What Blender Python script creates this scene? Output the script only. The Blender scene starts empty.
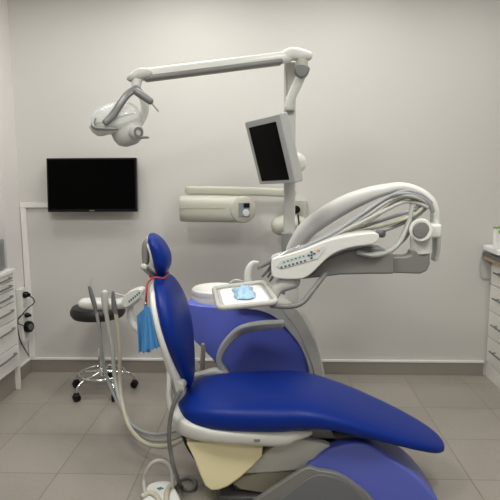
import bpy, bmesh, math, random
from mathutils import Vector, Matrix
random.seed(4)
R = math.radians
sc = bpy.context.scene
COL = sc.collection

# ------------------------------------------------------------------ camera
FPX = 555.0
CH = 1.63
CM = Matrix.Rotation(R(2.3), 3, 'Z') @ Matrix.Rotation(R(90-7.9), 3, 'X') @ Matrix.Rotation(R(-.35), 3, 'Z')
cd = bpy.data.cameras.new('camera'); cam = bpy.data.objects.new('camera', cd); COL.objects.link(cam)
cam.matrix_world = Matrix.Translation((0, 0, CH)) @ CM.to_4x4()
cd.sensor_fit = 'HORIZONTAL'; cd.sensor_width = 36; cd.lens = 36*FPX/500
cd.clip_start = .05
sc.camera = cam

def at(px, py, Y):
    """world point seen at a photo pixel, on the vertical plane at distance Y from the viewer"""
    d = CM @ Vector(((px-250)/FPX, -(py-250)/FPX, -1))
    d *= Y/d.y
    return Vector((d.x, Y, d.z+CH))

def flo(px, py, z=0):
    d = CM @ Vector(((px-250)/FPX, -(py-250)/FPX, -1))
    d *= (z-CH)/d.z
    return Vector((d.x, d.y, z))

# ------------------------------------------------------------------ materials
def mat(name, col, rough=.5, metal=0, noise=.04, nscale=6, bump=0, bscale=60, coat=0, spec=.5, trans=0, alpha=1, emit=None):
    m = bpy.data.materials.new(name); m.use_nodes = True
    nt = m.node_tree; N = nt.nodes; L = nt.links; b = N['Principled BSDF']
    tc = N.new('ShaderNodeTexCoord'); n = N.new('ShaderNodeTexNoise')
    n.inputs['Scale'].default_value = nscale; n.inputs['Detail'].default_value = 4
    L.new(tc.outputs['Object'], n.inputs['Vector'])
    mx = N.new('ShaderNodeMix'); mx.data_type = 'RGBA'
    mx.inputs[6].default_value = (*[c*(1-noise) for c in col], 1)
    mx.inputs[7].default_value = (*[min(1, c*(1+noise)) for c in col], 1)
    L.new(n.outputs['Fac'], mx.inputs[0]); L.new(mx.outputs[2], b.inputs['Base Color'])
    b.inputs['Roughness'].default_value = rough; b.inputs['Metallic'].default_value = metal
    b.inputs['Coat Weight'].default_value = coat; b.inputs['Specular IOR Level'].default_value = spec
    b.inputs['Transmission Weight'].default_value = trans; b.inputs['Alpha'].default_value = alpha
    if bump:
        n2 = N.new('ShaderNodeTexNoise'); n2.inputs['Scale'].default_value = bscale; n2.inputs['Detail'].default_value = 3
        L.new(tc.outputs['Object'], n2.inputs['Vector'])
        bp = N.new('ShaderNodeBump'); bp.inputs['Strength'].default_value = bump; bp.inputs['Distance'].default_value = .002
        L.new(n2.outputs['Fac'], bp.inputs['Height']); L.new(bp.outputs['Normal'], b.inputs['Normal'])
    if emit:
        b.inputs['Emission Color'].default_value = (*emit[0], 1); b.inputs['Emission Strength'].default_value = emit[1]
    return m

def floor_mat():
    m = mat('polished_tile', (.30, .275, .24), .17, noise=.07, nscale=3, spec=.5)
    nt = m.node_tree; N = nt.nodes; L = nt.links; b = N['Principled BSDF']
    base = b.inputs['Base Color'].links[0].from_socket
    tc = N.new('ShaderNodeTexCoord'); mp = N.new('ShaderNodeMapping'); mp.vector_type = 'POINT'
    mp.inputs['Location'].default_value = (1.18+.448*4, -2.81+.46*8, 0)
    L.new(tc.outputs['Object'], mp.inputs['Vector'])
    br = N.new('ShaderNodeTexBrick'); br.offset = 0; br.squash = 1
    br.inputs['Scale'].default_value = 1; br.inputs['Brick Width'].default_value = .448
    br.inputs['Row Height'].default_value = .46; br.inputs['Mortar Size'].default_value = .0028
    br.inputs['Mortar Smooth'].default_value = .2
    br.inputs['Color1'].default_value = (.96, .96, .96, 1); br.inputs['Color2'].default_value = (1.04, 1.04, 1.03, 1)
    br.inputs['Mortar'].default_value = (.52, .5, .47, 1)
    L.new(mp.outputs[0], br.inputs['Vector'])
    n = N.new('ShaderNodeTexNoise'); n.inputs['Scale'].default_value = 45; n.inputs['Detail'].default_value = 5
    L.new(tc.outputs['Object'], n.inputs['Vector'])
    rp = N.new('ShaderNodeMapRange'); rp.inputs[3].default_value = .93; rp.inputs[4].default_value = 1.07
    L.new(n.outputs['Fac'], rp.inputs[0])
    m1 = N.new('ShaderNodeMix'); m1.data_type = 'RGBA'; m1.blend_type = 'MULTIPLY'; m1.inputs[0].default_value = 1
    L.new(base, m1.inputs[6]); L.new(br.outputs['Color'], m1.inputs[7])
    m2 = N.new('ShaderNodeMix'); m2.data_type = 'RGBA'; m2.blend_type = 'MULTIPLY'; m2.inputs[0].default_value = 1
    L.new(m1.outputs[2], m2.inputs[6]); L.new(rp.outputs[0], m2.inputs[7])
    L.new(m2.outputs[2], b.inputs['Base Color'])
    r2 = N.new('ShaderNodeMapRange'); r2.inputs[3].default_value = .2; r2.inputs[4].default_value = .8
    L.new(br.outputs['Fac'], r2.inputs[0]); L.new(r2.outputs[0], b.inputs['Roughness'])
    bp = N.new('ShaderNodeBump'); bp.invert = True; bp.inputs['Strength'].default_value = .3; bp.inputs['Distance'].default_value = .002
    L.new(br.outputs['Fac'], bp.inputs['Height']); L.new(bp.outputs['Normal'], b.inputs['Normal'])
    return m

M = {}
M['floor'] = floor_mat()
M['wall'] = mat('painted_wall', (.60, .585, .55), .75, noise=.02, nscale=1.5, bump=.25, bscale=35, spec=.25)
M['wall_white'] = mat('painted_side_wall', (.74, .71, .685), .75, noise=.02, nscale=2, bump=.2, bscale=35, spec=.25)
M['wall_far'] = mat('low_fill_far_wall', (.36, .35, .34), .8, noise=.02, nscale=2, spec=.2)  # for walls out of view, coloured darker to lower the fill light
M['ceil'] = mat('ceiling_paint', (.75, .74, .72), .9, noise=.01, spec=.2)
M['skirt'] = mat('skirting_tile', (.27, .245, .21), .35, noise=.06, nscale=8)
M['strip'] = mat('white_trim', (.78, .76, .73), .45)
M['shell'] = mat('shell_plastic', (.56, .555, .51), .36, noise=.015)
M['white'] = mat('white_plastic', (.70, .70, .66), .32, noise=.015, coat=.15)
M['offwhite'] = mat('ivory_plastic', (.49, .485, .41), .38, noise=.015)
M['pale'] = mat('pale_grey_plastic', (.48, .48, .445), .38, noise=.02)
M['grey'] = mat('grey_plastic', (.20, .20, .185), .42, noise=.02)
M['armrest'] = mat('armrest_grey', (.38, .39, .375), .38, noise=.02)
M['midgrey'] = mat('mid_grey_metal', (.17, .175, .17), .4, metal=.25, noise=.03)
M['dgrey'] = mat('dark_grey_plastic', (.10, .10, .10), .45, noise=.03)
M['basegrey'] = mat('base_side_grey', (.155, .16, .165), .5, noise=.03)
M['cream'] = mat('yellowed_plastic', (.86, .78, .48), .42, noise=.03, nscale=5)
M['tan'] = mat('tan_plastic', (.36, .335, .26), .5, noise=.03)
M['black'] = mat('black_plastic', (.006, .006, .006), .3, noise=.1, spec=.25)
M['screen'] = mat('black_screen', (.0015, .0015, .0015), .2, noise=.1, spec=.04)
M['blackleather'] = mat('black_vinyl', (.012, .012, .012), .45, bump=.2)
M['leather'] = mat('royal_blue_vinyl', (.0015, .021, .205), .42, noise=.08, nscale=9, bump=.25, bscale=140, spec=.22)
M['piping'] = mat('dark_blue_piping', (.004, .014, .12), .4)
M['peri'] = mat('periwinkle_plastic', (.11, .145, .56), .36, noise=.03)
M['chrome'] = mat('chrome', (.75, .75, .74), .12, metal=1, noise=.02)
M['steel'] = mat('brushed_steel', (.42, .42, .42), .28, metal=.9)
M['hose_cream'] = mat('cream_hose', (.48, .45, .35), .45, noise=.04)
M['hose_grey'] = mat('grey_hose', (.30, .31, .32), .4, noise=.04)
M['hose_pale'] = mat('pale_hose', (.44, .45, .42), .4)
M['red'] = mat('red_cord', (.33, .01, .014), .5)
M['bib'] = mat('blue_paper', (.07, .27, .56), .8, noise=.08, nscale=20)
M['film'] = mat('pale_blue_film', (.36, .56, .72), .35, noise=.12, nscale=25)
M['paper'] = mat('white_paper', (.82, .82, .80), .8)
M['green'] = mat('green_print', (.25, .42, .06), .6)
M['teal'] = mat('teal_mark', (.02, .22, .20), .5)
M['wood'] = mat('beech_edge', (.50, .38, .22), .5, noise=.1, nscale=15)
M['laminate'] = mat('white_laminate', (.78, .76, .72), .35, noise=.01)
M['pink'] = mat('orange_button', (.75, .32, .16), .5)
M['button'] = mat('dark_button', (.06, .08, .09), .5)
M['lightbtn'] = mat('keypad_foil', (.60, .63, .61), .4)
M['glass'] = mat('clear_shield', (.85, .88, .86), .12, noise=.01, alpha=.22, spec=.8)
M['bluegrey'] = mat('blue_grey_enamel', (.25, .28, .32), .35)
M['ledpanel'] = mat('led_diffuser', (.9, .9, .9), .5, emit=((1, .985, .96), 5))
M['cable'] = mat('black_cable', (.02, .02, .02), .5)

# ------------------------------------------------------------------ helpers
WORLD = {}
def link(name, me, m, parent=None):
    o = bpy.data.objects.new(name, me); COL.objects.link(o)
    if m: me.materials.append(m)
    off = WORLD.get(parent.name, Vector()) if parent else Vector()
    if off.length: me.transform(Matrix.Translation(-off))
    if parent: o.parent = parent
    WORLD[o.name] = off.copy()
    return o

def obj(name, bm, m, parent=None, smooth=40, bevel=0, seg=3):
    bmesh.ops.recalc_face_normals(bm, faces=bm.faces)
    me = bpy.data.meshes.new(name); bm.to_mesh(me); bm.free()
    o = link(name, me, m, parent)
    if smooth:
        me.polygons.foreach_set('use_smooth', [True]*len(me.polygons))
        me.set_sharp_from_angle(angle=R(smooth))
    if bevel:
        b = o.modifiers.new('bevel', 'BEVEL'); b.width = bevel; b.segments = seg
        b.limit_method = 'ANGLE'; b.angle_limit = R(35); b.harden_normals = False
        me.polygons.foreach_set('use_smooth', [True]*len(me.polygons))
        me.set_sharp_from_angle(angle=R(180))
        wn = o.modifiers.new('wn', 'WEIGHTED_NORMAL'); wn.keep_sharp = False
    return o

def thing(name, label, cat, loc, group=None):
    o = bpy.data.objects.new(name, None); COL.objects.link(o); o.location = loc
    o.empty_display_size = .1
    WORLD[o.name] = Vector(loc)
    return tag(o, label, cat, group)

def tag(o, label, cat, group=None, kind=None):
    if label: o['label'] = label
    if cat: o['category'] = cat
    if group: o['group'] = group
    if kind: o['kind'] = kind
    return o

def struct(o): o['kind'] = 'structure'; return o

def V(*a): return Vector(a)
def interp(vals, n, closed=False):
    """Catmull-Rom through the values (numbers or vectors), n samples per span"""
    out = []; k = len(vals)
    spans = k if closed else k-1
    for i in range(spans):
        if closed: p = [vals[(i+j) % k] for j in (-1, 0, 1, 2)]
        else: p = [vals[max(0, i-1)], vals[i], vals[i+1], vals[min(k-1, i+2)]]
        for s in range(n):
            t = s/n
            out.append(p[1]*1.0 + (p[2]-p[0])*(.5*t) + (p[0]*2-p[1]*5+p[2]*4-p[3])*(.5*t*t) + (p[1]*3-p[0]-p[2]*3+p[3])*(.5*t**3))
    if not closed: out.append(vals[-1]*1.0)
    return out

def loft(bm, rings, cap=True, closed=False):
    rows = [[bm.verts.new(p) for p in r] for r in rings]
    n = len(rows[0]); m = len(rows)
    for i in range(m if closed else m-1):
        a, b = rows[i], rows[(i+1) % m]
        for j in range(n):
            bm.faces.new((a[j], a[(j+1) % n], b[(j+1) % n], b[j]))
    if cap and not closed:
        bm.faces.new(rows[0][::-1]); bm.faces.new(rows[-1])
    return bm

def sup(a, b, e, n):
    out = []
    for i in range(n):
        t = 2*math.pi*(i+.5)/n; c, s = math.cos(t), math.sin(t)
        out.append((a*math.copysign(abs(c)**(2/e), c), b*math.copysign(abs(s)**(2/e), s)))
    return out

def lst(v, k): return list(v) if isinstance(v, (list, tuple)) else [v]*k

def tube(pts, r, n=6, seg=12, bm=None, flat=None, e=2.0, rnd=True, axis=None, closed=False):
    """swept tube; flat = second radius across (list or number) measured along `axis`"""
    bm = bm or bmesh.new(); k = len(pts)
    P = interp([Vector(p) for p in pts], n, closed) if n > 1 else [Vector(p) for p in pts]
    A = interp(lst(r, k), n, closed) if n > 1 else lst(r, k)
    B = (interp(lst(flat, k), n, closed) if n > 1 else lst(flat, k)) if flat is not None else A
    m = len(P); T = []
    for i in range(m):
        if closed: t = P[(i+1) % m]-P[i-1]
        else: t = P[min(m-1, i+1)]-P[max(0, i-1)]
        T.append(t.normalized())
    rings = []; nrm = None
    for i in range(m):
        t = T[i]
        if axis is not None:
            u = Vector(axis); u = (u-t*u.dot(t)).normalized()
        else:
            if nrm is None:
                nrm = Vector((0, 1, 0)) if abs(t.y) < .9 else Vector((1, 0, 0))
            nrm = (nrm-t*nrm.dot(t)).normalized(); u = nrm
        w = t.cross(u)
        rings.append([P[i], u, w, A[i], B[i], t])
    if rnd and not closed:
        pre = []; post = []
        for end, dst, sg in ((rings[0], pre, -1), (rings[-1], post, 1)):
            p, u, w, a, b, t = end; d = min(a, b)
            for q in (.35, .7, .93):
                s = math.sqrt(max(0, 1-q*q))
                dst.append([p+t*sg*d*q, u, w, a-(d-d*s), b-(d-d*s), t])
        rings = pre[::-1]+rings+post
    out = []
    for p, u, w, a, b, t in rings:
        out.append([p+w*x+u*y for x, y in sup(max(a, 1e-4), max(b, 1e-4), e, seg)])
    return loft(bm, out, closed=closed)

def bar(pts, t, w, **k):
    """strap-like bar lying in the vertical picture-parallel plane: half-thickness t, half-width w along Y"""
    k.setdefault('e', 3.2); k.setdefault('seg', 20)
    return tube(pts, t, flat=w, axis=(0, 1, 0), **k)

def box(bm, c, s, rot=None):
    vs = []
    for x in (-.5, .5):
        for y in (-.5, .5):
            for z in (-.5, .5):
                v = Vector((x*s[0], y*s[1], z*s[2]))
                if rot: v = rot @ v
                vs.append(bm.verts.new(v+Vector(c)))
    for f in ((0, 1, 3, 2), (4, 6, 7, 5), (0, 4, 5, 1), (2, 3, 7, 6), (0, 2, 6, 4), (1, 5, 7, 3)):
        bm.faces.new([vs[i] for i in f])
    return bm

def bx(lo, hi, bm=None):
    bm = bm or bmesh.new()
    return box(bm, [(a+b)/2 for a, b in zip(lo, hi)], [b-a for a, b in zip(lo, hi)])

def prism(poly, Yr, Y0, Y1, smooth=0, bm=None, px=True):
    """outline traced at distance Yr, given real thickness from Y0 to Y1"""
    bm = bm or bmesh.new()
    pts = [at(p[0], p[1], Yr) for p in poly] if px else [Vector((p[0], Yr, p[1])) for p in poly]
    if smooth: pts = interp(pts, smooth, True)
    a = [bm.verts.new((p.x, Y0, p.z)) for p in pts]; b = [bm.verts.new((p.x, Y1, p.z)) for p in pts]
    n = len(pts)
    for i in range(n): bm.faces.new((a[i], a[(i+1) % n], b[(i+1) % n], b[i]))
    bm.faces.new(a[::-1]); bm.faces.new(b)
    return bm

def cyl(p0, p1, r0, r1=None, seg=24, bm=None):
    bm = bm or bmesh.new(); p0, p1 = Vector(p0), Vector(p1); r1 = r0 if r1 is None else r1
    t = (p1-p0).normalized(); u = t.orthogonal().normalized(); w = t.cross(u)
    return loft(bm, [[p+(u*math.cos(2*math.pi*i/seg)+w*math.sin(2*math.pi*i/seg))*r for i in range(seg)] for p, r in ((p0, r0), (p1, r1))])

def lathe(prof, c, axis=(0, 0, 1), sx=1, sy=1, seg=40, bm=None, close=True, rot=None):
    """profile of (radius, height) pairs spun round the axis at c"""
    bm = bm or bmesh.new(); t = Vector(axis).normalized()
    u = t.orthogonal().normalized() if abs(t.z) < .999 else Vector((1, 0, 0)); w = t.cross(u)
    if rot is not None: u, w = rot @ Vector((1, 0, 0)), rot @ Vector((0, 1, 0)); t = rot @ Vector((0, 0, 1))
    c = Vector(c)
    return loft(bm, [[c+t*h+(u*sx*math.cos(2*math.pi*i/seg)+w*sy*math.sin(2*math.pi*i/seg))*max(r, 1e-4) for i in range(seg)] for r, h in prof], cap=close)

def pad(stations, n=5, seg=32, e=3.0, fn=None, ends=(.0, .0)):
    """upholstered pad: stations (centre, halfwidth along Y, halfthickness) swept along its length"""
    pts = [s[0] for s in stations]
    return tube(pts, [s[2] for s in stations], n=n, seg=seg, flat=[s[1] for s in stations], axis=(0, 1, 0), e=e)

# ------------------------------------------------------------------ the room
YB = 4.38; XL = -2.016; XR = 2.25; YF = -1.6; ZC = 3.12; XA = -2.5; YA = 4.10
struct(obj('floor', bx((XA-.1, YF, -.08), (XR+.1, YB+.1, 0)), M['floor'], smooth=0))
struct(obj('wall_back', bx((XA, YB, 0), (XR, YB+.1, ZC)), M['wall'], smooth=0))
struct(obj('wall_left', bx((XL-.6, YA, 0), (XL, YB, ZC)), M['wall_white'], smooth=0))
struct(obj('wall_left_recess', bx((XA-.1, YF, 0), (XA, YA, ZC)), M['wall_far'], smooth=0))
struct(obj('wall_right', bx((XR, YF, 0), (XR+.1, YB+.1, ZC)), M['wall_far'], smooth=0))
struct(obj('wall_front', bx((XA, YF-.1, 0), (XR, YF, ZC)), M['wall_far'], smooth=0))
struct(obj('ceiling', bx((XA-.1, YF, ZC), (XR+.1, YB+.1, ZC+.1)), M['ceil'], smooth=0))
SK = .105
struct(obj('baseboard_back', bx((XL, YB-.014, 0), (1.70, YB, SK)), M['skirt'], smooth=0, bevel=.002))
struct(obj('baseboard_left', bx((XL, YA, 0), (XL+.014, YB-.014, SK)), M['skirt'], smooth=0, bevel=.002))
struct(obj('trim_1', bx((XL, YB-.02, SK), (1.70, YB, SK+.018)), M['strip'], smooth=0, bevel=.003))
struct(obj('trim_2', bx((XL, YA, SK), (XL+.018, YB-.02, SK+.018)), M['strip'], smooth=0, bevel=.003))

# ceiling lights (unseen panels above the frame; layout and powers tuned for brightness)
LOUT = []
for i, (x, y, w, e) in enumerate([(-.6, 3.55, .6, 9.5), (-1.6, 3.35, .6, 5.5), (.5, 3.55, .6, 4.5), (1.5, 3.4, .6, 3.5), (-.9, 1.5, .6, 31), (.9, 1.5, .6, 33), (-.9, -.4, .6, 11), (.9, -.4, .6, 11)]):
    lab = 'square flush white ceiling light panel'
    t = thing('ceiling_light', lab, 'light', (x, y, ZC), group='ceiling light panels')
    obj('frame', bx((x-w/2-.02, y-w/2-.02, ZC-.03), (x+w/2+.02, y+w/2+.02, ZC-.001)), M['white'], t, smooth=0, bevel=.003)
    obj('diffuser', bx((x-w/2, y-w/2, ZC-.034), (x+w/2, y+w/2, ZC-.028)), M['ledpanel'], t, smooth=0)
    ld = bpy.data.lights.new('panel_light', 'AREA'); ld.shape = 'SQUARE'; ld.size = w; ld.energy = e
    ld.color = (1, .985, .94)
    lo = bpy.data.objects.new('panel_light', ld); COL.objects.link(lo); lo.parent = t; lo.location = (0, 0, -.045)

# ------------------------------------------------------------------ television on the back wall
cx = (at(46, 159, YB-.08)+at(139, 211, YB-.08))*.5
tv = thing('television', 'black flat television mounted on the back wall, screen off', 'television', (cx.x, YB, cx.z))
tilt = Matrix.Rotation(R(-4), 3, 'X')
def tvp(x, y, z): return Vector((cx.x, YB-.085, cx.z)) + tilt @ Vector((x, y, z))
W2, H2 = .352, .208
def tvbox(lo, hi):
    bm = bmesh.new(); c = [(a+b)/2 for a, b in zip(lo, hi)]
    return box(bm, tvp(*c), [b-a for a, b in zip(lo, hi)], tilt)
obj('bezel', tvbox((-W2, -.02, -H2), (W2, .02, H2)), M['black'], tv, smooth=0, bevel=.005)
obj('screen', tvbox((-W2+.014, -.0225, -H2+.022), (W2-.014, -.0195, H2-.014)), M['screen'], tv, smooth=0)
obj('wall_mount', bx((cx.x-.1, YB-.07, cx.z-.1), (cx.x+.1, YB-.001, cx.z+.1)), M['dgrey'], tv, smooth=0, bevel=.004)
obj('logo', tvbox((-.02, -.0232, -H2+.007), (.02, -.021, -H2+.013)), M['grey'], tv, smooth=0)

# ------------------------------------------------------------------ cable duct in the corner, sockets and plugs
z1 = at(30, 205, YB).z
duct = thing('cable_duct', 'white plastic cable duct running from the television down the corner', 'cable duct', (XL+.02, YB, .15))
obj('horizontal_run', bx((XL+.003, YB-.022, z1-.02), (cx.x-W2+.06, YB-.001, z1+.02)), M['strip'], duct, smooth=0, bevel=.003)
obj('vertical_run', bx((XL+.006, YB-.024, SK+.02), (XL+.052, YB-.001, z1-.021)), M['strip'], duct, smooth=0, bevel=.003)
ps = thing('power_strip', 'long white power strip fixed upright on the left wall by the corner', 'power strip', (XL, 4.26, .3))
zt, zb = .735, .30
obj('housing', bx((XL+.001, 4.2, zb), (XL+.045, 4.29, zt)), M['white'], ps, smooth=0, bevel=.006)
for k in range(5):
    z = zb+.05+k*.083
    obj('socket', cyl((XL+.043, 4.245, z), (XL+.048, 4.245, z), .024), M['pale'], ps, bevel=.001)
def plug(name, z, dy, label, r=.018):
    t = thing(name, label, 'plug', (XL+.05, 4.245, z))
    obj('body', tube([(XL+.049, 4.245, z), (XL+.066, 4.25, z), (XL+.08, 4.255+dy, z-.003)], [r, r, r*.6], seg=14), M['black'], t)
    return t
p1 = plug('plug', zt-.053, 0, 'upper black plug in the white power strip on the left wall', .026)
def wp(px, py, X):
    d = CM @ Vector(((px-250)/FPX, -(py-250)/FPX, -1)); d *= X/d.x
    return Vector((X, d.y, d.z+CH))
obj('cord', tube([V(XL+.08, 4.255, zt-.056), wp(33.5, 299, XL+.12), wp(34, 303, XL+.11), wp(28, 308, XL+.09), wp(21, 316, XL+.07), wp(17.5, 322, XL+.06), wp(19, 336, XL+.03), wp(23, 346, XL+.025), wp(29, 356, XL+.03)], .0045, seg=8), M['cable'], p1)
p2 = plug('plug', zb+.215, 0, 'small black plug in the middle of the white power strip', .019)
obj('cord', tube([V(XL+.08, 4.255, zb+.212), wp(24, 314, XL+.08), wp(18.5, 318, XL+.06), wp(19, 324, XL+.055), wp(28, 326, XL+.052)], .004, seg=8), M['cable'], p2)
pa = thing('power_adapter', 'round black power adapter low on the power strip by the corner', 'adapter', (XL+.05, 4.245, .4))
pc = at(31, 326.5, 4.25)
obj('body', lathe([(.0, 0), (.038, 0), (.046, .008), (.046, .03), (.04, .04), (.0, .042)], (XL+.05, 4.25, pc.z), axis=(1, -.35, 0)), M['black'], pa, bevel=0)
obj('cap', lathe([(.0, .04), (.026, .041), (.024, .047), (.0, .048)], (XL+.05, 4.25, pc.z), axis=(1, -.35, 0)), M['dgrey'], pa)

# ------------------------------------------------------------------ left cabinet in the recess
XC = -1.925; Y1c = 4.0; Y0c = 3.3
cab = thing('drawer_cabinet', 'white drawer cabinet built into the recess of the left wall', 'cabinet', (-2.2, 3.65, 0))
obj('body', bx((XA+.03, Y0c, .17), (XC-.02, Y1c-.012, .90)), M['laminate'], cab, smooth=0)
obj('end_panel', bx((XA+.03, Y1c-.012, 0), (XC, Y1c+.008, .905)), M['laminate'], cab, smooth=0, bevel=.002)
obj('plinth', bx((XA+.03, Y0c, 0), (XC-.035, Y1c-.012, .17)), M['skirt'], cab, smooth=0)
zs = [.185, .36, .555, .69, .785, .85, .905]
for a, b in zip(zs[:-1], zs[1:]):
    dr = obj('drawer', bx((XC-.02, Y0c, a+.003), (XC, Y1c-.014, b-.003)), M['laminate'], cab, smooth=0, bevel=.003)
    zc = b-min(.055, (b-a)*.45)
    obj('handle', tube([(XC+.0, Y0c+.08, zc), (XC+.022, Y0c+.09, zc), (XC+.028, (Y0c+Y1c)/2, zc), (XC+.022, Y1c-.09, zc), (XC, Y1c-.08, zc)], .007, seg=8), M['midgrey'], dr)
wt = tag(obj('worktop', bx((XA, Y0c, .906), (XC+.01, Y1c+.015, .935)), M['laminate'], None, smooth=0, bevel=.004), 'white worktop lying on the left drawer cabinet', 'worktop')
ap = thing('sterilizer', 'blue-grey box appliance on the white worktop at the left edge', 'appliance', (-2.2, 3.8, .935))
obj('casing', bx((-2.40, 3.45, .941), (-1.965, 3.975, 1.165)), M['bluegrey'], ap, smooth=0, bevel=.012)
for yy in (3.5, 3.89):
    for xx in (-2.38, -2.04):
        obj('foot', cyl((xx, yy, .9352), (xx, yy, .942), .012, seg=12), M['dgrey'], ap)
obj('door', bx((-1.966, 3.5, .96), (-1.957, 3.93, 1.14)), M['grey'], ap, smooth=0, bevel=.006)

# ------------------------------------------------------------------ right cabinet with worktop and papers
XQ = 1.715; ya, yb = 3.55, YB-.002
rc = thing('drawer_cabinet', 'white four drawer cabinet standing against the back wall at the right edge', 'cabinet', (2.0, 4.0, 0))
obj('body', bx((XQ+.02, ya, .10), (XR-.002, yb, .95)), M['laminate'], rc, smooth=0)
obj('plinth', bx((XQ+.006, ya, 0), (XR-.002, yb, .10)), M['laminate'], rc, smooth=0)
zs = [.125, .335, .545, .755, .945]
for a, b in zip(zs[:-1], zs[1:]):
    dr = obj('drawer', bx((XQ, ya, a+.004), (XQ+.02, yb-.02, b-.004)), M['laminate'], rc, smooth=0, bevel=.004)
    zc = a+(b-a)*.58
    hm = tube([(XQ, yb-.19, zc), (XQ-.028, yb-.19, zc)], .005, n=2, seg=8)
    tube([(XQ, ya+.1, zc), (XQ-.028, ya+.1, zc)], .005, n=2, seg=8, bm=hm)
    tube([(XQ-.03, yb-.15, zc), (XQ-.03, ya+.06, zc)], .007, n=2, seg=10, bm=hm)
    obj('handle', hm, M['midgrey'], dr)
rw = tag(obj('worktop', bx((XQ-.06, ya, .951), (XR-.002, yb, .985)), M['wood'], None, smooth=0, bevel=.004), 'beech edged worktop on the right drawer cabinet', 'worktop')
def slab(name, c, s, rz, m, label, cat, bev=.003):
    o = obj(name, box(bmesh.new(), c, s, Matrix.Rotation(R(rz), 3, 'Z')), m, None, smooth=0, bevel=bev)
    return tag(o, label, cat)
slab('folder', (1.815, 4.165, .985+.013), (.36, .38, .025), -2, M['dgrey'], 'dark grey folder at the bottom of the pile on the beech worktop', 'folder')
slab('magazine', (1.825, 4.165, 1.0105+.0095), (.345, .35, .018), 2, M['bluegrey'], 'blue-grey magazine lying on the dark folder, right worktop', 'magazine')
slab('document_stack', (1.80, 4.18, 1.0295+.0185), (.33, .33, .036), -3, M['paper'], 'stack of white papers on top of the pile, right worktop', 'papers')
nb = thing('information_card', 'upright white card with a green top edge standing on the papers', 'card', (1.83, 4.1, 1.068))
cr = Matrix.Rotation(R(12), 3, 'Z')
c0 = at(500, 238, 4.12)
obj('card', box(bmesh.new(), (c0.x+.045, 4.12, 1.068+.075), (.19, .03, .15), cr), M['paper'], nb, smooth=0, bevel=.002)
obj('green_header', box(bmesh.new(), (c0.x+.045, 4.12, 1.068+.156), (.20, .034, .013), cr), M['green'], nb, smooth=0, bevel=.002)
obj('print', box(bmesh.new(), (c0.x+.045-.055, 4.12-.027, 1.068+.125), (.03, .002, .025), cr), M['green'], nb, smooth=0)
tag(obj('wall_cable', tube([(1.64, YB-.02, 1.0), at(480, 266, YB-.02), at(482, 277, YB-.02), (1.70, YB-.02, .80)], .006, seg=8), M['hose_pale'], None), 'thin pale cable drooping beside the right cabinet against the wall', 'cable')

# ------------------------------------------------------------------ x-ray unit on the back wall
xr = thing('x_ray_unit', 'ivory wall-mounted dental x-ray tube under its horizontal arm', 'x-ray unit', (.2, YB, 1.35))
YX = 4.16
obj('arm', bar([at(189, 190.3, YX), at(235, 190.8, YX), at(292, 193, YX)], .031, .04, n=3, e=5), M['offwhite'], xr)
obj('wall_plate', bx((at(292, 210, YB).x, YB-.05, at(292, 222, YB).z), (at(306, 210, YB).x, YB-.001, at(292, 200, YB).z)), M['offwhite'], xr, smooth=0, bevel=.004)
obj('wall_plug', cyl((at(296, 209, YB).x, YB-.075, at(296, 209, YB).z), (at(296, 209, YB).x, YB-.049, at(296, 209, YB).z), .03), M['black'], xr, bevel=.004)
obj('arm_pivot', cyl((.135, YX, at(290, 220, YX).z), (.135, YX, at(290, 186, YX).z), .035), M['offwhite'], xr, bevel=.006)
obj('wall_arm', bx((.105, YX, at(290, 214, YX).z), (.155, YB-.001, at(290, 203, YX).z)), M['offwhite'], xr, smooth=0, bevel=.01)
dz = at(289, 225, YX).z; xa, xb = at(276, 225, YX).x, at(304, 225, YX).x
obj('pivot_drum', tube([(xa+.03, YX+.02, dz-.01), (xa+.08, YX+.02, dz), (xb-.05, YX+.02, dz+.005), (xb-.03, YX+.02, dz+.01)], [.07, .078, .07, .055], seg=28), M['offwhite'], xr)
obj('drum_ring', cyl((xb-.045, YX+.02, dz+.005), (xb-.033, YX+.02, dz+.006), .071), M['black'], xr, bevel=.002)
yh = YX-.01
head = obj('tube_head', tube([at(181, 208.5, yh), at(190, 208.5, yh), at(218, 208.7, yh), at(238, 209, yh)], [.095, .10, .10, .10], flat=[.09, .10, .10, .10], axis=(0, 1, 0), e=3.4, seg=36, rnd=False), M['offwhite'], xr, bevel=.012)
fc = at(241, 209, yh)
cone = obj('collimator', lathe([(.0, -.10), (.098, -.10), (.10, -.06), (.10, .07), (.09, .09), (.07, .096), (.0, .098)], (fc.x-.0, yh, fc.z), axis=(.25, -1, 0)), M['offwhite'], xr)
ax = Vector((.25, -1, 0)).normalized()
fcen = Vector((fc.x, yh, fc.z))+ax*.098
sd = Vector((1, .25, 0)).normalized(); up = V(0, 0, 1)
fr = Matrix((sd, -ax, up)).transposed()
obj('control_face', box(bmesh.new(), fcen+sd*.005+up*.0, (.085, .006, .105), fr), M['bluegrey'], cone, smooth=0, bevel=.008)
obj('display', box(bmesh.new(), fcen+sd*.022+up*.032+ax*.003, (.045, .004, .034), fr), M['black'], cone, smooth=0)
obj('dial', lathe([(.0, 0), (.026, 0), (.024, .014), (.0, .016)], fcen+sd*.018-up*.022+ax*.002, axis=ax), M['white'], cone)
obj('seam', bx((at(181, 208, yh).x, yh-.1025, at(181, 207, yh).z-.002), (at(226, 208, yh).x, yh-.098, at(181, 207, yh).z+.001)), M['pale'], head, smooth=0)

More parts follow.
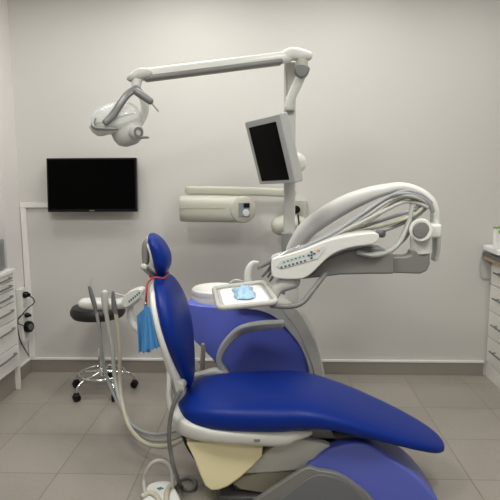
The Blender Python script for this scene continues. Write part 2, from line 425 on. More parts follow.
# ------------------------------------------------------------------ stool
pf = [(72.5, 391), (77.5, 405), (115.5, 402), (132.5, 387.5), (104, 381)]
fl = [flo(*p) for p in pf]
c = sum(fl, Vector())/5; SR = sum((p-c).length for p in fl)/5
c = flo(103, 391); SR = .235
st = thing('stool', 'round stool with black seat and chrome five-star base on casters', 'stool', c)
obj('seat', lathe([(0, .575), (.15, .575), (.185, .585), (.2, .61), (.2, .635), (.185, .66), (.14, .67), (0, .672)], c+V(-.01, 0, 0)), M['blackleather'], st)
obj('seat_plate', lathe([(0, .545), (.03, .545), (.09, .565), (.09, .575), (0, .575)], c), M['dgrey'], st)
obj('gas_cylinder', cyl(c+V(0, 0, .33), c+V(0, 0, .56), .014), M['chrome'], st)
obj('sleeve', lathe([(0, .15), (.026, .15), (.026, .33), (.02, .345), (0, .345)], c), M['chrome'], st)
obj('hub', lathe([(0, .125), (.04, .13), (.046, .15), (.03, .185), (0, .185)], c), M['chrome'], st)
ring = [c+V(.165*math.cos(a), .165*math.sin(a), .145) for a in [2*math.pi*i/16 for i in range(16)]]
obj('foot_ring', tube(ring, .009, n=4, seg=10, closed=True), M['chrome'], st)
a0 = math.atan2(fl[3].y-c.y, fl[3].x-c.x)
for k in range(5):
    a = a0+k*2*math.pi/5; d = V(math.cos(a), math.sin(a), 0); s = V(-d.y, d.x, 0)
    lg = obj('leg', tube([c+V(0, 0, .155)+d*.03, c+V(0, 0, .142)+d*.09, c+V(0, 0, .130)+d*.16, c+V(0, 0, .105)+d*.215, c+V(0, 0, .062)+d*SR], [.014, .013, .012, .011, .009], seg=12), M['chrome'], st)
    w = c+d*SR+V(0, 0, .028)+s*.0
    cb = lathe([(0, -.024), (.022, -.024), (.028, -.018), (.028, -.006), (.012, -.005), (.012, .005), (.028, .006), (.028, .018), (.022, .024), (0, .024)], w, axis=s+d*.4, seg=24)
    box(cb, w+V(0, 0, .022), (.03, .03, .026), Matrix.Rotation(a, 3, 'Z'))
    obj('caster', cb, M['black'], lg, bevel=.002)

# ------------------------------------------------------------------ assistant's element
YS = 3.35
asx = thing('suction_unit', 'white assistant arm with keypad holding suction handpieces above the stool', 'suction unit', at(110, 303, YS))
obj('holder_body', bar([at(84, 303, YS), at(96, 303.5, YS), at(115, 304, YS), at(128, 302, YS), at(137, 298, YS-.02)], [.03, .034, .03, .034, .03], [.05, .065, .055, .05, .05], e=2.6), M['white'], asx)
kp = obj('keypad', prism([(124, 297), (131, 290.5), (140, 287.5), (144, 289.5), (142, 295), (133, 303), (126, 306)], YS-.06, YS-.10, YS-.02, smooth=4), M['white'], asx, bevel=.006)
for k in range(6):
    p = at(129.3+k*2, 301.4-k*1.7, YS-.1)
    obj('key', box(bmesh.new(), (p.x, YS-.101, p.z), (.009, .004, .012)), M['teal'], kp, smooth=0)
obj('support_arm', tube([at(131, 303, YS), at(130, 313, YS), at(133, 324, YS), at(141, 331, YS), at(157, 337, 3.3), at(190, 360, 3.2), at(216, 385, 3.16)], [.02, .021, .022, .022, .022, .024, .026], seg=16), M['white'], asx)
obj('handle_rail', tube([at(104, 295, YS-.03), at(112, 293, YS-.06), at(123, 295.5, YS-.06), at(131, 296, YS-.04)], .004, seg=8), M['pale'], asx)
HC = {}
def handp(name, pts, r, m, hose, hr, hm):
    h = obj(name, tube([at(x, y, d) for x, y, d in pts], r, seg=14), m, asx)
    obj('hose', tube([at(x, y, d) for x, y, d in hose], hr, seg=12, n=8), hm, h)
    return h
y0 = YS-.085
h1 = handp('handpiece', [(89.5, 287, y0), (92, 296, y0), (94.5, 305, y0), (96.5, 314, y0)], [.010, .014, .014, .009], M['midgrey'],
      [(96.5, 313, y0), (99.5, 330, y0), (101.5, 350, y0), (106, 375, 3.28), (115, 397, 3.2), (126, 418, 3.08), (139, 430, 2.98), (155, 434.5, 2.9), (172, 432, 2.83), (190, 425, 2.8)], .0095, M['hose_grey'])
obj('nozzle', tube([at(89.5, 287, y0), at(92.5, 277, y0)], [.008, .003], n=2), M['pale'], h1)
handp('handpiece', [(104.5, 293, y0), (104.8, 300, y0), (105.5, 309, y0), (106, 314, y0)], [.021, .022, .018, .012], M['pale'],
      [(106, 312, y0), (109, 330, y0), (112.5, 350, y0), (115, 378, 3.25), (121, 404, 3.15), (131, 425, 3.05), (146, 437, 2.96), (163, 440, 2.88), (178, 436, 2.82), (192, 428, 2.8)], .013, M['hose_pale'])
handp('handpiece', [(113, 292, y0), (113.5, 300, y0), (114.5, 309, y0), (116, 314, y0)], [.009, .014, .016, .012], M['midgrey'],
      [(115.5, 312, y0), (118, 330, y0), (119.5, 352, y0), (120, 380, 3.25), (122, 402, 3.15), (129.5, 427, 3.0), (145, 443, 2.92), (163, 446.5, 2.84), (178, 442, 2.8), (192, 432, 2.8)], .0125, M['hose_cream'])

# ------------------------------------------------------------------ dental chair
YC = 2.73
ch = thing('dental_chair', 'reclining dental chair with royal blue vinyl upholstery and white shell', 'dental chair', (.25, YC, 0))
def slabpad(st, e=3.0, seg=40, n=6):
    s2 = [(V(x, YC, (a+b)/2), hw, (a-b)/2) for x, a, b, hw in st]
    return pad(s2, n=n, seg=seg, e=e)
def prof(st, e=3.2, seg=44, n=6):
    """stations with vertical sections: x, ztop, zbottom, halfwidth"""
    cols = [interp([s[i] for s in st], n) for i in range(4)]
    rings = []
    for x, a, b, hw in zip(*cols):
        rings.append([V(x, YC+u, (a+b)/2+w) for u, w in sup(max(hw, .005), max((a-b)/2, .004), e, seg)])
    return loft(bmesh.new(), rings)
seat = obj('seat_cushion', prof([(-.478, .485, .45, .05), (-.462, .51, .435, .13), (-.425, .53, .40, .195), (-.35, .545, .388, .238), (-.22, .556, .384, .268), (0, .562, .389, .285), (.14, .56, .407, .285),
    (.27, .53, .405, .275), (.42, .478, .372, .262), (.58, .41, .327, .236), (.70, .358, .285, .20), (.80, .31, .25, .15), (.855, .28, .235, .09), (.875, .262, .24, .035)], e=2.9), M['leather'], ch)
# backrest: sections horizontal
def upright(st, e=3.0, seg=40, n=6):
    cols = [interp([s[i] for s in st], n) for i in range(4)]
    rings = []
    for z, x, ht, hw in zip(*cols):
        rings.append([V(x+w, YC+u, z) for u, w in sup(max(hw, .004), max(ht, .004), e, seg)])
    return loft(bmesh.new(), rings)
obj('backrest_cushion', upright([(.545, -.432, .012, .03), (.565, -.434, .026, .07), (.62, -.442, .038, .12), (.72, -.456, .046, .19), (.82, -.472, .05, .238), (.92, -.492, .05, .25), (1.01, -.515, .046, .22),
    (1.08, -.538, .04, .16), (1.115, -.552, .03, .10), (1.13, -.558, .012, .04)]), M['leather'], ch)
obj('backrest_shell', upright([(.46, -.475, .03, .08), (.52, -.472, .034, .11), (.60, -.472, .034, .16), (.70, -.487, .034, .21), (.82, -.508, .034, .245), (.92, -.533, .033, .243), (1.01, -.558, .03, .21),
    (1.07, -.572, .026, .16), (1.10, -.58, .012, .09)], e=2.8), M['white'], ch)
def jc(px, py, Y): return at(px, py, Y)
hx = .0
hr = obj('headrest', upright([(1.128, -.553, .012, .03), (1.14, -.553, .026, .06), (1.18, -.548, .038, .088), (1.23, -.554, .042, .098), (1.28, -.571, .036, .095), (1.315, -.588, .026, .07), (1.335, -.598, .01, .03)], e=2.6), M['leather'], ch)
obj('headrest_back', upright([(1.15, -.578, .006, .04), (1.19, -.585, .012, .07), (1.25, -.594, .012, .082), (1.295, -.610, .010, .066), (1.317, -.616, .005, .03)], e=2.6), M['white'], hr)
hb = tube([at(150.5, 239, 2.69), at(147, 243, 2.69), at(145.8, 252, 2.69), at(146, 262, 2.69)], [.012, .018, .019, .015], flat=[.02, .03, .03, .028], axis=(0, 1, 0), e=3)
hbo = obj('headrest_bracket', hb, M['grey'], ch)
obj('bracket_knob', tube([at(144, 267, 2.62), at(144, 267, 2.74)], .017, n=2, seg=18), M['pale'], hbo)
obj('neck_bar', bar([at(144.5, 267, 2.70), at(150, 272, 2.71), at(158, 280, 2.73), at(160, 292, 2.73)], .013, .035, e=3), M['steel'], hbo)
# hinge and shell below the cushion
obj('seat_shell', prof([(-.515, .46, .415, .10), (-.50, .49, .385, .16), (-.46, .485, .36, .21), (-.38, .46, .345, .245), (-.25, .44, .338, .264), (-.05, .44, .328, .27), (.06, .44, .33, .268), (.115, .435, .36, .262), (.16, .43, .375, .25), (.19, .425, .385, .23)], e=3.6), M['shell'], ch)
obj('hinge_arm', bar([at(169, 368, 2.56), at(169.5, 382, 2.56), at(169.5, 398, 2.57), at(174, 412, 2.58), at(184, 424, 2.6)], [.009, .011, .013, .017, .018], .03, e=2.8), M['white'], ch)
obj('hinge_cover', prism([(173, 372), (177, 381), (183, 384), (184, 391), (180, 395), (176, 390)], 2.55, 2.54, 2.92, smooth=3), M['pale'], ch, bevel=.01)
sb = bx((-.012, 0, -.006), (.012, .004, .006))
p = at(257, 440, 2.465); sb = bmesh.new(); box(sb, (p.x, 2.462, p.z), (.03, .008, .014))
obj('release_button', sb, M['grey'], ch, smooth=0, bevel=.002)
# armrest
ya_ = 3.03
obj('armrest', bar([at(281.5, 324, ya_-.05), at(262, 325.5, ya_-.03), at(244, 329, ya_), at(233, 336, ya_), at(223, 348, ya_), at(219.5, 359, ya_), at(223, 369, ya_), at(230, 380, ya_-.01)],
    [.019, .022, .023, .023, .021, .018, .018, .02], [.037, .042, .042, .038, .032, .028, .028, .03], e=4), M['armrest'], ch)
obj('armrest_mount', bar([at(184, 377.5, 2.98), at(200, 375.5, 3.0), at(214, 372, 3.02), at(222, 373, 3.02)], [.014, .02, .022, .02], .03), M['pale'], ch)
obj('support_post', tube([at(203, 345, 3.1), at(203, 352, 3.1), at(202, 376, 3.1), at(202, 392, 3.0)], [.012, .0135, .0145, .014], seg=14), M['tan'], ch)
# covers under the seat
obj('side_cover', prism([(186, 442), (225, 440), (263, 446), (262, 456), (252, 467), (240, 477.5), (228, 486), (219, 489.5), (211, 490), (205, 485), (200, 474), (194, 458)], 2.52, 2.51, 2.95, smooth=0), M['cream'], ch, bevel=.012, seg=4)
obj('link_cover', prism([(244, 474.5), (252, 466), (266, 452), (278, 443), (300, 439), (326, 444), (337, 450), (322, 462), (300, 471), (272, 473)], 2.56, 2.56, 2.9), M['shell'], ch, bevel=.012)
obj('lower_link', prism([(232, 484), (242, 477), (262, 472), (296, 469.5), (312, 466), (316, 472), (290, 484), (262, 494), (240, 490)], 2.58, 2.58, 2.88), M['tan'], ch, bevel=.012)
obj('mechanism', prism([(275, 428), (330, 428), (336, 438), (337, 450), (300, 444), (276, 444)], 2.6, 2.6, 2.86), M['grey'], ch, bevel=.006)
obj('lift_column', bx((-.2, 2.6, .03), (.5, 2.86, .36)), M['dgrey'], ch, smooth=0, bevel=.03)
obj('base_plate', bx((-.27, 2.56, 0), (.62, 2.9, .035)), M['dgrey'], ch, smooth=0, bevel=.01)
bc = obj('base_cover', prism([(305, 471), (314, 461), (325, 451), (337, 446.5), (352, 443.5), (368, 445), (388, 456.5), (404, 467), (418, 478), (431, 492), (441, 507), (452, 534), (372, 535), (300, 535)], 2.54, 2.535, 2.80, smooth=3), M['peri'], ch, bevel=.028, seg=5)
obj('far_base_cover', prism([(360, 440), (384, 442), (398, 449), (408, 457), (419, 470), (429, 487), (436, 503), (300, 503), (310, 460)], 2.84, 2.79, 2.96, smooth=3), M['pale'], ch, bevel=.015)
sp = obj('base_side_panel', prism([(205, 534), (228, 520), (254, 501), (282, 482), (306, 467.5), (318, 469.5), (338, 473.5), (355, 484), (372, 499), (388, 534)], 2.515, 2.505, 2.54, smooth=3), M['grey'], ch, bevel=.006)
obj('side_inset', prism([(238, 534), (262, 514), (290, 492), (312, 477), (326, 475.5), (343, 481), (358, 493), (378, 533)], 2.50, 2.499, 2.512, smooth=3), M['basegrey'], sp, bevel=.003)

# ------------------------------------------------------------------ bib on the neck of the chair
bb = thing('patient_bib', 'light blue paper bib hanging from a red cord round the chair neck', 'bib', at(148, 310, 2.52))
obj('cord', tube([at(167, 275.5, 2.70), at(163, 278.5, 2.60), at(157, 277.5, 2.585), at(152, 278.5, 2.58), at(147.5, 284, 2.55), at(146.5, 294, 2.52), at(146, 303, 2.52)], .0048, seg=10), M['red'], bb)
obj('neck_loop', tube([at(167, 275.5, 2.70), at(168, 272, 2.80), at(160, 272, 2.86), at(153, 273, 2.83), at(150, 276, 2.72), at(152, 278.5, 2.60)], .0048, seg=10), M['red'], bb)
obj('clip', box(bmesh.new(), at(145.7, 305.5, 2.52), (.014, .02, .03)), M['steel'], bb, smooth=0, bevel=.003)
def sheet(quad, Y, rip, n=26, m=14, th=.003, ph=0):
    bm = bmesh.new(); q = [at(x, y, Y) for x, y in quad]   # top-left, top-right, bottom-right, bottom-left
    g = []
    for side in (0, 1):
        rows = []
        for j in range(m+1):
            v = j/m; row = []
            for i in range(n+1):
                u = i/n; p = (q[0]*(1-u)+q[1]*u)*(1-v)+(q[3]*(1-u)+q[2]*u)*v
                amp = rip*(.25+v)
                p = p+V(0, amp*math.sin(u*19+ph+v)+side*th, (.009*v*(abs(((u*5.5) % 1)-.5)*2)))
                row.append(bm.verts.new(p))
            rows.append(row)
        for j in range(m):
            for i in range(n):
                bm.faces.new((rows[j][i], rows[j][i+1], rows[j+1][i+1], rows[j+1][i]))
        g.append(rows)
    a, b = g
    edge = [(0, i) for i in range(n)] + [(j, n) for j in range(m)] + [(m, i) for i in range(n, 0, -1)] + [(j, 0) for j in range(m, 0, -1)]
    for k in range(len(edge)):
        (j, i), (j2, i2) = edge[k], edge[(k+1) % len(edge)]
        bm.faces.new((a[j][i], a[j2][i2], b[j2][i2], b[j][i]))
    return bm
obj('front_sheet', sheet([(144, 306), (149.5, 307), (160.5, 348), (141, 354)], 2.50, .006), M['bib'], bb, smooth=60)
obj('back_sheet', sheet([(136.5, 316), (146, 307), (151, 353), (138.5, 353)], 2.535, .006, ph=2), M['bib'], bb, smooth=60)

# ------------------------------------------------------------------ foot control
g0 = flo(162, 500)
fcn = thing('foot_control', 'white foot pedal with a wire-hoop handle on the floor by the chair', 'foot control', g0)
def fp(px, py, z): return flo(px, py, z)
def fpoly(pts, z0, z1, smooth=4):
    bm = bmesh.new(); P = interp([flo(x, y, 0) for x, y in pts], smooth, True)
    a = [bm.verts.new((p.x, p.y, z0)) for p in P]; b = [bm.verts.new((p.x, p.y, z1)) for p in P]; n = len(P)
    for i in range(n): bm.faces.new((a[i], a[(i+1) % n], b[(i+1) % n], b[i]))
    bm.faces.new(a[::-1]); bm.faces.new(b); return bm
obj('body', fpoly([(146, 497), (150, 492), (160, 489), (170, 489.5), (176, 497), (182, 511), (186, 530), (165, 538), (141, 532), (142, 511)], 0.003, .05), M['white'], fcn, bevel=.014, seg=4)
obj('hoop_handle', tube([fp(145.5, 494, .045), at(144, 481, 2.62), at(147, 470, 2.62), at(153, 462.5, 2.62), at(161, 460.5, 2.62), at(168, 464.5, 2.62), at(172, 473, 2.62), fp(172.5, 489, .045)], .009, seg=12), M['pale'], fcn)
def arc(pts, r, z): return tube([fp(x, y, z) for x, y in pts], r, seg=12, flat=.012, axis=(0, 0, 1))
obj('pedal', arc([(143, 496), (149, 493), (156, 495.5), (160, 503), (161, 513)], .014, .058), M['hose_cream'], fcn)
obj('pedal', arc([(175, 483.5), (169.5, 487), (166.5, 495), (167, 504), (168, 513)], .014, .058), M['hose_cream'], fcn)
e_ = fp(160.3, 488.5, .0515)
eb = bmesh.new(); box(eb, e_, (.022, .02, .003), Matrix.Rotation(R(45), 3, 'Z')); box(eb, e_+V(.0, 0, .001), (.034, .008, .003))
obj('emblem', eb, M['teal'], fcn, smooth=0)
obj('hose', tube([at(181, 391, 2.5), at(177, 397, 2.49), at(173, 407, 2.48), at(170, 421, 2.48), at(169, 436, 2.48), at(170.5, 451, 2.5), at(174.5, 470, 2.5), flo(181, 486.5, .02), flo(188, 490, .015), flo(195, 487, .015), flo(194, 480, .015), flo(186, 478.5, .02), flo(178, 482, .025), flo(174, 490, .03)], .0105, seg=12, n=8), M['midgrey'], fcn)
tag(obj('power_cable', tube([at(181, 430, 2.66), at(186, 443, 2.68), at(191, 452, 2.72), at(201, 466, 2.80), flo(214, 482, .012), flo(232, 484, .01), flo(250, 486, .01)], .009, seg=10), M['cable'], None), 'black cable dropping behind the yellowed cover to the floor', 'cable')

# ------------------------------------------------------------------ cuspidor unit with its column
YU = 3.22
cu = thing('cuspidor_unit', 'blue and white spittoon unit with a tall column behind the chair', 'spittoon unit', (0, 3.4, 0))
obj('blue_body', prism([(187, 303), (200, 303.5), (222, 305), (245, 306), (262, 309), (278, 318), (292, 332), (303, 348), (310, 365), (316, 400), (318, 452), (246, 452), (236, 410), (228, 382), (216, 360), (204, 347), (194, 336), (188, 322)], YU, 3.17, 3.58, smooth=3), M['peri'], cu, bevel=.035, seg=5)
obj('side_band', prism([(236, 306), (258, 301), (278, 301), (292, 305), (303, 317), (312, 333), (319, 350), (324, 372), (330, 410), (333, 453), (312, 453), (311, 400), (308, 366), (300, 345), (289, 330), (275, 316), (258, 309)], YU-.05, 3.13, 3.62, smooth=3), M['pale'], cu, bevel=.03, seg=5)
obj('band_edge', prism([(280, 303), (297, 309), (308, 327), (317, 346), (322, 368), (328, 410), (331, 453), (325, 453), (319, 405), (313, 368), (305, 346), (295, 326), (284, 312)], YU-.08, 3.118, 3.135, smooth=3), M['offwhite'], cu, bevel=.004)
bwc = at(217, 296, 3.36)
bs = obj('bowl_base', lathe([(0, -.075), (.15, -.075), (.156, -.06), (.158, .0), (.15, .012), (0, .012)], bwc, sx=1.0), M['pale'], cu)
bl = obj('bowl', lathe([(0, .01), (.15, .012), (.157, .03), (.155, .048), (.145, .056), (.132, .052), (.118, .035), (.08, .02), (0, .016)], bwc), M['white'], bs)
obj('drain', lathe([(0, .0165), (.03, .018), (.028, .024), (0, .024)], bwc, seg=20), M['pale'], bs)
obj('cup_filler', bar([at(249, 289, 3.3), at(247.5, 277, 3.3), at(249, 268, 3.3), at(253, 263, 3.3), at(257.5, 262.5, 3.3)], [.022, .021, .019, .014, .009], [.028, .026, .022, .016, .012], e=2.6), M['white'], cu)
obj('rinse_spout', tube([at(243, 282, 3.33), at(236, 280, 3.33), at(230, 283, 3.33)], .008, seg=10), M['pale'], cu)
obj('filler_platform', bx((at(240, 290, 3.3).x, 3.22, at(240, 300, 3.3).z-.04), (at(272, 290, 3.3).x, 3.46, at(240, 289, 3.3).z)), M['pale'], cu, smooth=0, bevel=.02)
obj('socket_post', bx((at(285, 300, 3.3).x, 3.25, .80), (at(298, 300, 3.3).x, 3.37, at(290, 285, 3.3).z)), M['pale'], cu, smooth=0, bevel=.008)
YP = 3.42
cb0 = at(289, 240, YP); cw = .036
obj('column', bx((cb0.x-cw+.002, YP-.035, .85), (cb0.x+cw, YP+.035, at(289, 62, YP).z)), M['pale'], cu, smooth=0, bevel=.012)
obj('column_socket', bx((at(281.5, 240, YP-.04).x, YP-.05, .84), (at(292.5, 240, YP-.04).x, YP+.045, at(289, 232, YP).z)), M['grey'], cu, smooth=0, bevel=.008)
obj('column_groove', bx((cb0.x-.019, YP-.0365, 1.95), (cb0.x-.015, YP-.034, 2.22)), M['grey'], cu, smooth=0)

# ------------------------------------------------------------------ operating lamp
YO = 3.3
lp = thing('operating_lamp', 'white dental lamp on a long horizontal arm at the column top', 'lamp', at(289, 103, YP))
obj('lower_arm', tube([at(288.5, 106, YP-.06), at(291, 98, YP-.075), at(297, 85, YP-.1), at(301.5, 75, YO)], [.026, .027, .028, .028], seg=20), M['white'], lp)
obj('arm_mount', bx((cb0.x-.03, YP-.08, at(289, 112, YP).z), (cb0.x+.03, YP-.02, at(289, 98, YP).z)), M['pale'], lp, smooth=0, bevel=.012)
obj('joint_cap', prism([(295, 66.5), (302, 65), (309, 67), (309, 72), (305, 77), (301, 78), (297, 76), (294.5, 71)], YO-.04, YO-.06, YO+.03, smooth=3), M['midgrey'], lp, bevel=.01)
obj('knuckle', cyl(at(302, 67, YO), at(302, 57, YO), .035), M['offwhite'], lp, bevel=.004)
obj('upper_joint', bar([at(308, 56, YO), at(301, 55, YO), at(291, 54, YO), at(284, 57.5, YO)], [.026, .034, .036, .034], [.035, .042, .042, .038], e=2.6), M['white'], lp)
a1, a2 = at(288, 57, YO), at(141, 75.2, 3.12)
obj('long_arm', tube([a1, a1.lerp(a2, .3), a1.lerp(a2, .7), a2], [.031, .031, .031, .031], flat=[.036]*4, axis=(0, 1, 0), e=3.4, seg=24), M['white'], lp)
d = (a2-a1); dn = d.normalized(); zz = V(0, 0, 1)
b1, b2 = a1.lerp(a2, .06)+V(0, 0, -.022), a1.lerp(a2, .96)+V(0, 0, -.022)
obj('arm_underside_shade', tube([b1, b2], [.017, .017], n=3, flat=[.0395, .0395], axis=(0, 1, 0), e=3.4, seg=20), M['grey'], lp)  # grey bar puts the shading below the white arm into colour
obj('end_joint', bar([at(148, 73.5, 3.115), at(140, 74.5, 3.11), at(133, 77.3, 3.1), at(130.5, 78.5, 3.1)], [.028, .034, .024, .018], [.038, .04, .036, .03], e=2.5), M['pale'], lp)
obj('swivel', cyl(at(137, 79, 3.1), at(136, 89, 3.1), .03, .024), M['white'], lp, bevel=.004)
YH = 3.08
rt = Matrix.Rotation(R(-14), 3, 'Y') @ Matrix.Rotation(R(10), 3, 'X')
hd = at(118, 123, YH)
sh = obj('shield', lathe([(.146, .0), (.148, .03), (.138, .065), (.112, .092), (.07, .110), (.03, .117), (0, .118), (0, .114), (.03, .113), (.068, .106), (.108, .088), (.134, .062), (.144, .03), (.142, 0)], hd+V(-.005, 0, -.005), sx=.96, sy=.75, rot=rt, close=False), M['glass'], lp)
obj('rim', lathe([(.151, .030), (.146, -.002), (.12, -.032), (.10, -.038), (.10, -.03), (.118, -.022), (.139, .0), (.143, .028)], hd+V(-.01, 0, -.01), sx=.96, sy=.64, rot=rt, close=False), M['white'], lp)
obj('lamp_housing', lathe([(0, -.115), (.04, -.112), (.075, -.095), (.094, -.06), (.098, -.02), (.09, .02), (.0, .035)], hd+V(.038, 0, -.012), sx=.9, sy=.75, rot=Matrix.Rotation(R(-18), 3, 'Y')), M['pale'], lp)
obj('reflector', lathe([(0, .012), (.06, .02), (.11, .045), (.125, .065), (.127, .06), (.113, .038), (.0, .0)], hd+V(-.012, 0, -.035), sx=.95, sy=.62, rot=rt), M['pale'], lp)
obj('yoke', bar([at(137, 88, 3.02), at(128, 94, 2.99), at(121, 103, 2.97), at(113, 115, 2.96), at(105.5, 122.5, 2.95)], [.018, .019, .019, .02, .018], .014, e=3), M['midgrey'], lp)
obj('yoke', bar([at(137, 88, 3.12), at(143, 98, 3.15), at(145, 110, 3.17), at(141.5, 120, 3.17), at(138, 126, 3.17)], [.018, .022, .022, .02, .016], .018, e=3), M['white'], lp)
gp = obj('grip', tube([at(137, 92, 3.0), at(143, 96, 3.0), at(150, 101, 3.0)], [.021, .021, .019], seg=16), M['midgrey'], lp)
obj('lever', tube([at(150, 101, 3.0), at(158, 111, 3.0)], .004, n=2, seg=8), M['steel'], gp)
obj('front_handle', tube([at(95, 119, 2.98), at(92.5, 124, 2.95), at(95, 128, 2.93), at(104, 129, 2.92), at(116.5, 129, 2.92)], [.007, .009, .01, .009, .008], seg=12), M['midgrey'], lp)
kn = obj('side_knob', lathe([(0, -.03), (.032, -.03), (.037, -.02), (.037, .01), (.03, .02), (0, .022)], at(136.5, 132.5, 3.02), axis=(.65, -.75, 0)), M['pale'], lp)
obj('knob_ring', lathe([(.016, .021), (.028, .021), (.028, .026), (.016, .026)], at(136.5, 132.5, 3.02), axis=(.65, -.75, 0), close=False), M['midgrey'], kn)
obj('knob_pin', tube([at(141, 137.5, 2.98), at(148, 137.5, 2.98)], [.008, .006], n=2, seg=8), M['midgrey'], kn)

# ------------------------------------------------------------------ monitor on the column
mn = thing('monitor', 'grey flat monitor on the column, tilted down with a dark screen', 'monitor', at(290, 165, 3.2))
MW, MH, MYAW, MT = .369, .356, 58.2, 14.5
def monR(): return Matrix.Rotation(R(-MYAW), 3, 'Z') @ Matrix.Rotation(R(MT), 3, 'X') @ Matrix.Rotation(-.0395, 3, 'Y')
mR = monR(); mc = V(-.0133, 3.003, 1.7437)
def mb(lo, hi):
    c = Vector([(a+b)/2 for a, b in zip(lo, hi)]); return box(bmesh.new(), mc+mR @ c, [b-a for a, b in zip(lo, hi)], mR)
obj('housing', mb((-MW/2, 0, -MH/2), (MW/2, .045, MH/2)), M['armrest'], mn, smooth=0, bevel=.006)
obj('bezel', mb((-MW/2+.003, -.004, -MH/2+.003), (MW/2-.003, .004, MH/2-.003)), M['armrest'], mn, smooth=0, bevel=.003)
obj('screen', mb((-MW/2+.036, -.006, -MH/2+.02), (MW/2-.05, -.003, MH/2-.034)), M['screen'], mn, smooth=0)
obj('back_bulge', mb((-MW/2+.06, .04, -MH/2+.0), (MW/2-.03, .075, MH/2-.1)), M['pale'], mn, smooth=0, bevel=.02)
obj('swivel_mount', tube([at(296, 163, 3.2), at(293, 163, 3.3), at(290, 163, 3.38)], [.06, .05, .04], seg=24), M['white'], mn)

# ------------------------------------------------------------------ delivery unit (dentist's element)
YD = 2.78
dl = thing('delivery_unit', "white dentist's instrument console on a curved overhead arm", 'instrument console', at(330, 270, YD))
obj('curved_arm', bar([at(290, 254, 3.42), at(298, 242, 3.36), at(307, 229.5, 3.29), at(322, 218, 3.22), at(342, 206, 3.15), at(362, 197, 3.08), at(382, 190.5, 3.02), at(402, 187, 2.98), at(418, 191, 2.95), at(429, 199, 2.93), at(434.5, 210, 2.92), at(436, 226, 2.92)],
    [.046, .05, .053, .055, .052, .044, .033, .025, .022, .022, .022, .02], [.05, .055, .06, .06, .06, .06, .055, .05, .045, .042, .04, .036], e=2.6, n=8, seg=28), M['white'], dl)
obj('arm_tongue', bar([at(434, 215, 2.94), at(436, 232, 2.94), at(436, 250, 2.94), at(434, 259, 2.94)], [.018, .019, .016, .01], .04, e=3), M['pale'], dl)
ys = 2.84
obj('elbow_post', cyl(at(421, 236, ys), at(421, 253, ys), .054), M['white'], dl, bevel=.005)
el = obj('pivot_housing', cyl(at(421, 230, ys-.085), at(421.5, 230.5, ys+.1), .057, seg=36), M['white'], dl, bevel=.006)
obj('pivot_cap', lathe([(0, 0), (.042, 0), (.038, .01), (0, .014)], at(421, 230, ys-.085)+V(0, -.0005, 0), axis=(0, -1, 0)), M['grey'], el)
obj('pivot_bridge', bx((at(421, 230, ys).x, ys-.02, at(421, 238, ys).z), (at(437, 230, ys+.08).x, ys+.11, at(421, 224, ys).z)), M['white'], dl, smooth=0, bevel=.015)
obj('elbow', prism([(411.5, 251), (430, 251), (430, 264), (427, 271), (420, 274), (392, 273), (392, 256.5), (406, 256.5), (411, 255)], ys-.04, ys-.045, ys+.045), M['grey'], dl, bevel=.012, seg=4)
obj('lower_arm', prism([(300, 279), (312, 273), (324, 260), (344, 251), (366, 246), (380, 247), (393.5, 253.5), (393.5, 273.5), (368, 273.7), (340, 274.3), (322, 276.5)], YD, YD-.02, YD+.10), M['grey'], dl, bevel=.012, seg=4)
con = obj('console', prism([(271.5, 260), (275, 257.5), (290, 253.5), (306, 248.5), (322, 242), (338, 237.2), (356, 234), (374, 232.5), (379, 235), (378, 240), (372, 244.5), (356, 246.5), (342, 250), (330, 256), (320, 265), (312, 273), (303, 278.5), (290, 279.3), (277, 278.3), (272, 275), (271, 267)], 2.70, 2.69, 2.83, smooth=2), M['white'], dl, bevel=.016, seg=4)
kpd = obj('keypad', prism([(276.5, 266.5), (281, 260.5), (300, 255), (326, 245.3), (325, 250), (318, 258.3), (300, 263.8), (281.5, 268.8)], 2.688, 2.6865, 2.692, smooth=0), M['lightbtn'], dl, bevel=0, smooth=0)
def key(name, px, py, w, h, m):
    p = at(px, py, 2.686); obj(name, box(bmesh.new(), (p.x, 2.6855, p.z), (w, .004, h)), M[m], kpd, smooth=0)
for k in range(7): key('button', 281.5+k*3.9, 267.3-k*1.1, .009, .0075, 'button')
for dx, dy in ((0, -3), (-2.8, .4), (2.8, -1.4), (0, 3), (0, .1)): key('button', 311.5+dx, 255+dy, .010, .008, 'button')
for k in range(6): key('indicator_light', 284+k*3.9, 262-k*1.2, .008, .005, 'teal')
key('orange_button', 318.5, 250.3, .012, .009, 'pink')
obj('console_neck', bar([at(292, 281, 2.76), at(284, 284, 2.75), at(277.5, 289, 2.74), at(274.5, 297, 2.73)], [.04, .038, .03, .02], [.05, .045, .035, .028], e=2.6), M['pale'], dl)
# instruments lying in their rests, each with its hose over the arm
def instr(tip, mid, tail, y, m, rr, hose, hm, hr=.0095):
    h = obj('instrument', tube([at(mid[0], mid[1]-1, y), at(*[(a+b)/2 for a, b in zip(mid, tail)], y)+V(0,0,.01), at(*tail, y+.01)+V(0,0,.012)], [rr*.8, rr, rr*.9], seg=12), m, dl)
    obj('tip', tube([at(*tip, y-.02), at(*mid, y)], [rr*.5, rr*.8], n=2, seg=10), M['dgrey'], h)
    obj('hose', tube([at(*tail, y+.01)]+[at(a, b, d-(.0 if a < 395 else .05)) for a, b, d in hose], hr, seg=10, n=8), hm, h)
    return h
i1 = instr((259.5, 268), (272, 261), (296, 251), 2.72, M['steel'], .012, [(315, 242, 2.74), (338, 230, 2.78), (362, 214, 2.82), (385, 199, 2.86), (402, 193.5, 2.87), (418, 196.5, 2.88), (429, 203, 2.89), (433, 211, 2.9)], M['hose_grey'])
obj('mirror', lathe([(0, 0), (.009, 0), (.009, .004), (0, .005)], at(259, 267.8, 2.69), axis=(0, -1, 0), seg=16), M['chrome'], i1)
